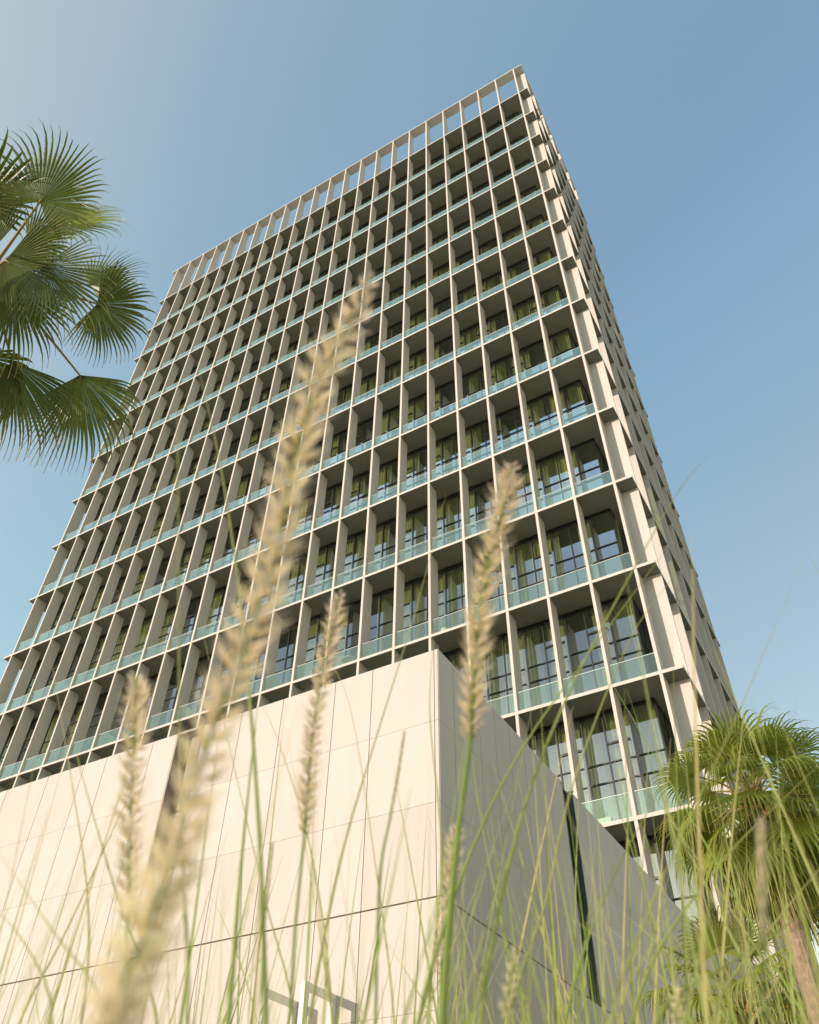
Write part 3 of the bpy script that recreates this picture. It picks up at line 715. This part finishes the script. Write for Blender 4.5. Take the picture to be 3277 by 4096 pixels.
for px, dist, w_, tn in LONG:
    P = [at(u, v, dist*(1+.10*i)) for i, (u, v) in enumerate(px)]
    strip(gr, curve(down(root(P[0], P[1]), P[0], P[1])+P, 30), w_*.9, tn, min(1, tn+.35))
o = gr.build('fountain_grass', M['grass'], attr='tone'); tag(o, 'tall green and straw coloured grass blades growing across the foreground', 'grass', kind='stuff')

def stalk(px, head, d0, d1, rad, label, closed=False, wst=.0016, dens=1.0, stem_tone=.1, pink=0.0):
    """px: pixel path from tip downwards; the first `head` points carry the seed head"""
    n = len(px); P = [at(u, v, d0+(d1-d0)*i/(n-1)) for i, (u, v) in enumerate(px)]
    base = root(P[-1], P[-2]); t = empty('grass_stalk', base); tag(t, label, 'grass stalk', 'seed heads of the fountain grass')
    full = curve(P[::-1], 40)[::-1]            # tip .. bottom of view
    f = MB(); st = curve(down(base, P[-1], P[-2])+P[::-1], 60)
    f.val = stem_tone; f.tube(st, [wst*(1-.55*i/60) for i in range(61)], 6); keep(f.build('stem', M['grass'], smooth=True, attr='tone'), t)
    H = curve(P[:head], 60) if head > 2 else curve([P[0], (P[0]+P[1])/2, P[1]], 60)
    L = sum((H[i+1]-H[i]).length for i in range(60)); N = int(L/.00115*dens); rnd = random.Random(int(px[0][0]))
    f = MB(); ga = 0
    for k in range(N):
        q = k/N; i = min(int(q*60), 59); p = H[i].lerp(H[i+1], q*60-i); tan = (H[max(i-1, 0)]-H[min(i+2, 60)]).normalized()
        a = tan.cross(Vector((.3, .2, .9))).normalized(); b = tan.cross(a); ga += 2.39996+rnd.uniform(-.3, .3)
        rr = rad*min(1, .40+q*4.5)*min(1, .55+(1-q)*4)*rnd.uniform(.85, 1.12)
        o_ = a*math.cos(ga)+b*math.sin(ga)
        lean = (.55 if not closed else 2.6); d = (o_+tan*lean*rnd.uniform(.7, 1.3)).normalized()
        tone = min(1, max(0, rnd.gauss(.25, .2)+pink+.7*max(0, .18-q)*4))
        # floret
        fl = rr*(.50 if not closed else .45); w_ = fl*.15; s1 = d.cross(tan).normalized()*w_; s2 = d.cross(s1).normalized()*w_
        f.val = tone*.6; c0 = p+o_*.0008; c1 = c0+d*fl*.5; c2 = c0+d*fl
        f.add([c0, c1+s1, c1+s2, c1-s1, c1-s2, c2], [(0, 1, 2), (0, 2, 3), (0, 3, 4), (0, 4, 1), (5, 2, 1), (5, 3, 2), (5, 4, 3), (5, 1, 4)])
        # bristles
        for _ in range(15 if not closed else 5):
            f.val = min(1, max(0, tone+rnd.uniform(-.2, .4)))
            e = (d+Vector((rnd.gauss(0, .14), rnd.gauss(0, .14), rnd.gauss(0, .14)))+tan*.1).normalized(); Lb = rr*rnd.uniform(.6, 1.25)
            s_ = e.cross(tan)
            if s_.length < 1e-4: continue
            s_ = s_.normalized()*.00023*(rad/.011); c3 = c0+e*Lb*.55; c4 = c3+(e+tan*.35).normalized()*Lb*.45
            f.add([c0-s_, c0+s_, c3+s_, c3-s_, c4], [(0, 1, 2, 3), (3, 2, 4)])
    keep(f.build('seed_head', M['seed'], attr='tone'), t)
stalk([(778, 592), (735, 690), (672, 790), (640, 900), (612, 1000), (588, 1130), (548, 1260), (500, 1400), (440, 1560), (372, 1790), (310, 1950), (255, 2100), (235, 2190)], 13, .38, .21, .0128,
      'largest and nearest fuzzy tan seed head, leaning up across the middle of the tower', wst=.0012, dens=.95)
stalk([(1077, 982), (1052, 1100), (1016, 1250), (1000, 1400), (990, 1560), (978, 1650), (955, 1850), (930, 2170)], 5, .56, .50, .0155,
      'golden seed head on a thick green stem just right of the podium corner', wst=.0026)
stalk([(716, 1252), (690, 1370), (664, 1500), (650, 1640), (641, 1760), (622, 1950), (608, 2170)], 5, .62, .58, .0128,
      'slender pinkish seed head in the centre in front of the cream wall', pink=.15)
stalk([(286, 1425), (285, 1520), (277, 1650), (272, 1800), (268, 1960), (262, 2170)], 5, .55, .50, .0130,
      'narrow open seed head at the left standing upright in front of the cream wall', pink=.1)
stalk([(852, 1540), (838, 1630), (822, 1720), (800, 1850), (790, 2170)], 3, .62, .6, .0040, 'thin closed seed head between the central plume and the podium corner', closed=True, pink=.1)
stalk([(962, 1738), (948, 1830), (936, 1950), (928, 2060), (925, 2170)], 4, .85, .82, .0135, 'short fuzzy seed head low against the podium corner behind the thick green stem')
stalk([(1603, 1730), (1604, 1850), (1608, 2000), (1612, 2170)], 3, .42, .40, .0070, 'pale closed seed spike at the right in front of the palm', closed=True, pink=.2, dens=1.6)
stalk([(1090, 2000), (1076, 2070), (1062, 2150), (1050, 2230)], 3, .55, .52, .0058, 'tan seed head cut by the bottom edge below the grey podium side')
stalk([(574, 1775), (564, 1870), (555, 1965), (545, 2170)], 3, .62, .6, .0042, 'slim tan seed head low between the two left plumes and the central one', closed=True)
stalk([(1430, 2085), (1426, 2130), (1420, 2200)], 3, .60, .58, .0060, 'blurred small seed head at the bottom edge left of the palms', pink=.1)
stalk([(1245, 1900), (1235, 1960), (1225, 2040), (1215, 2170)], 2, 1.0, .95, .0040, 'little pinkish closed seed head beside the dark slit of the podium', closed=True, pink=.5)
print('objects', len(sc.objects))
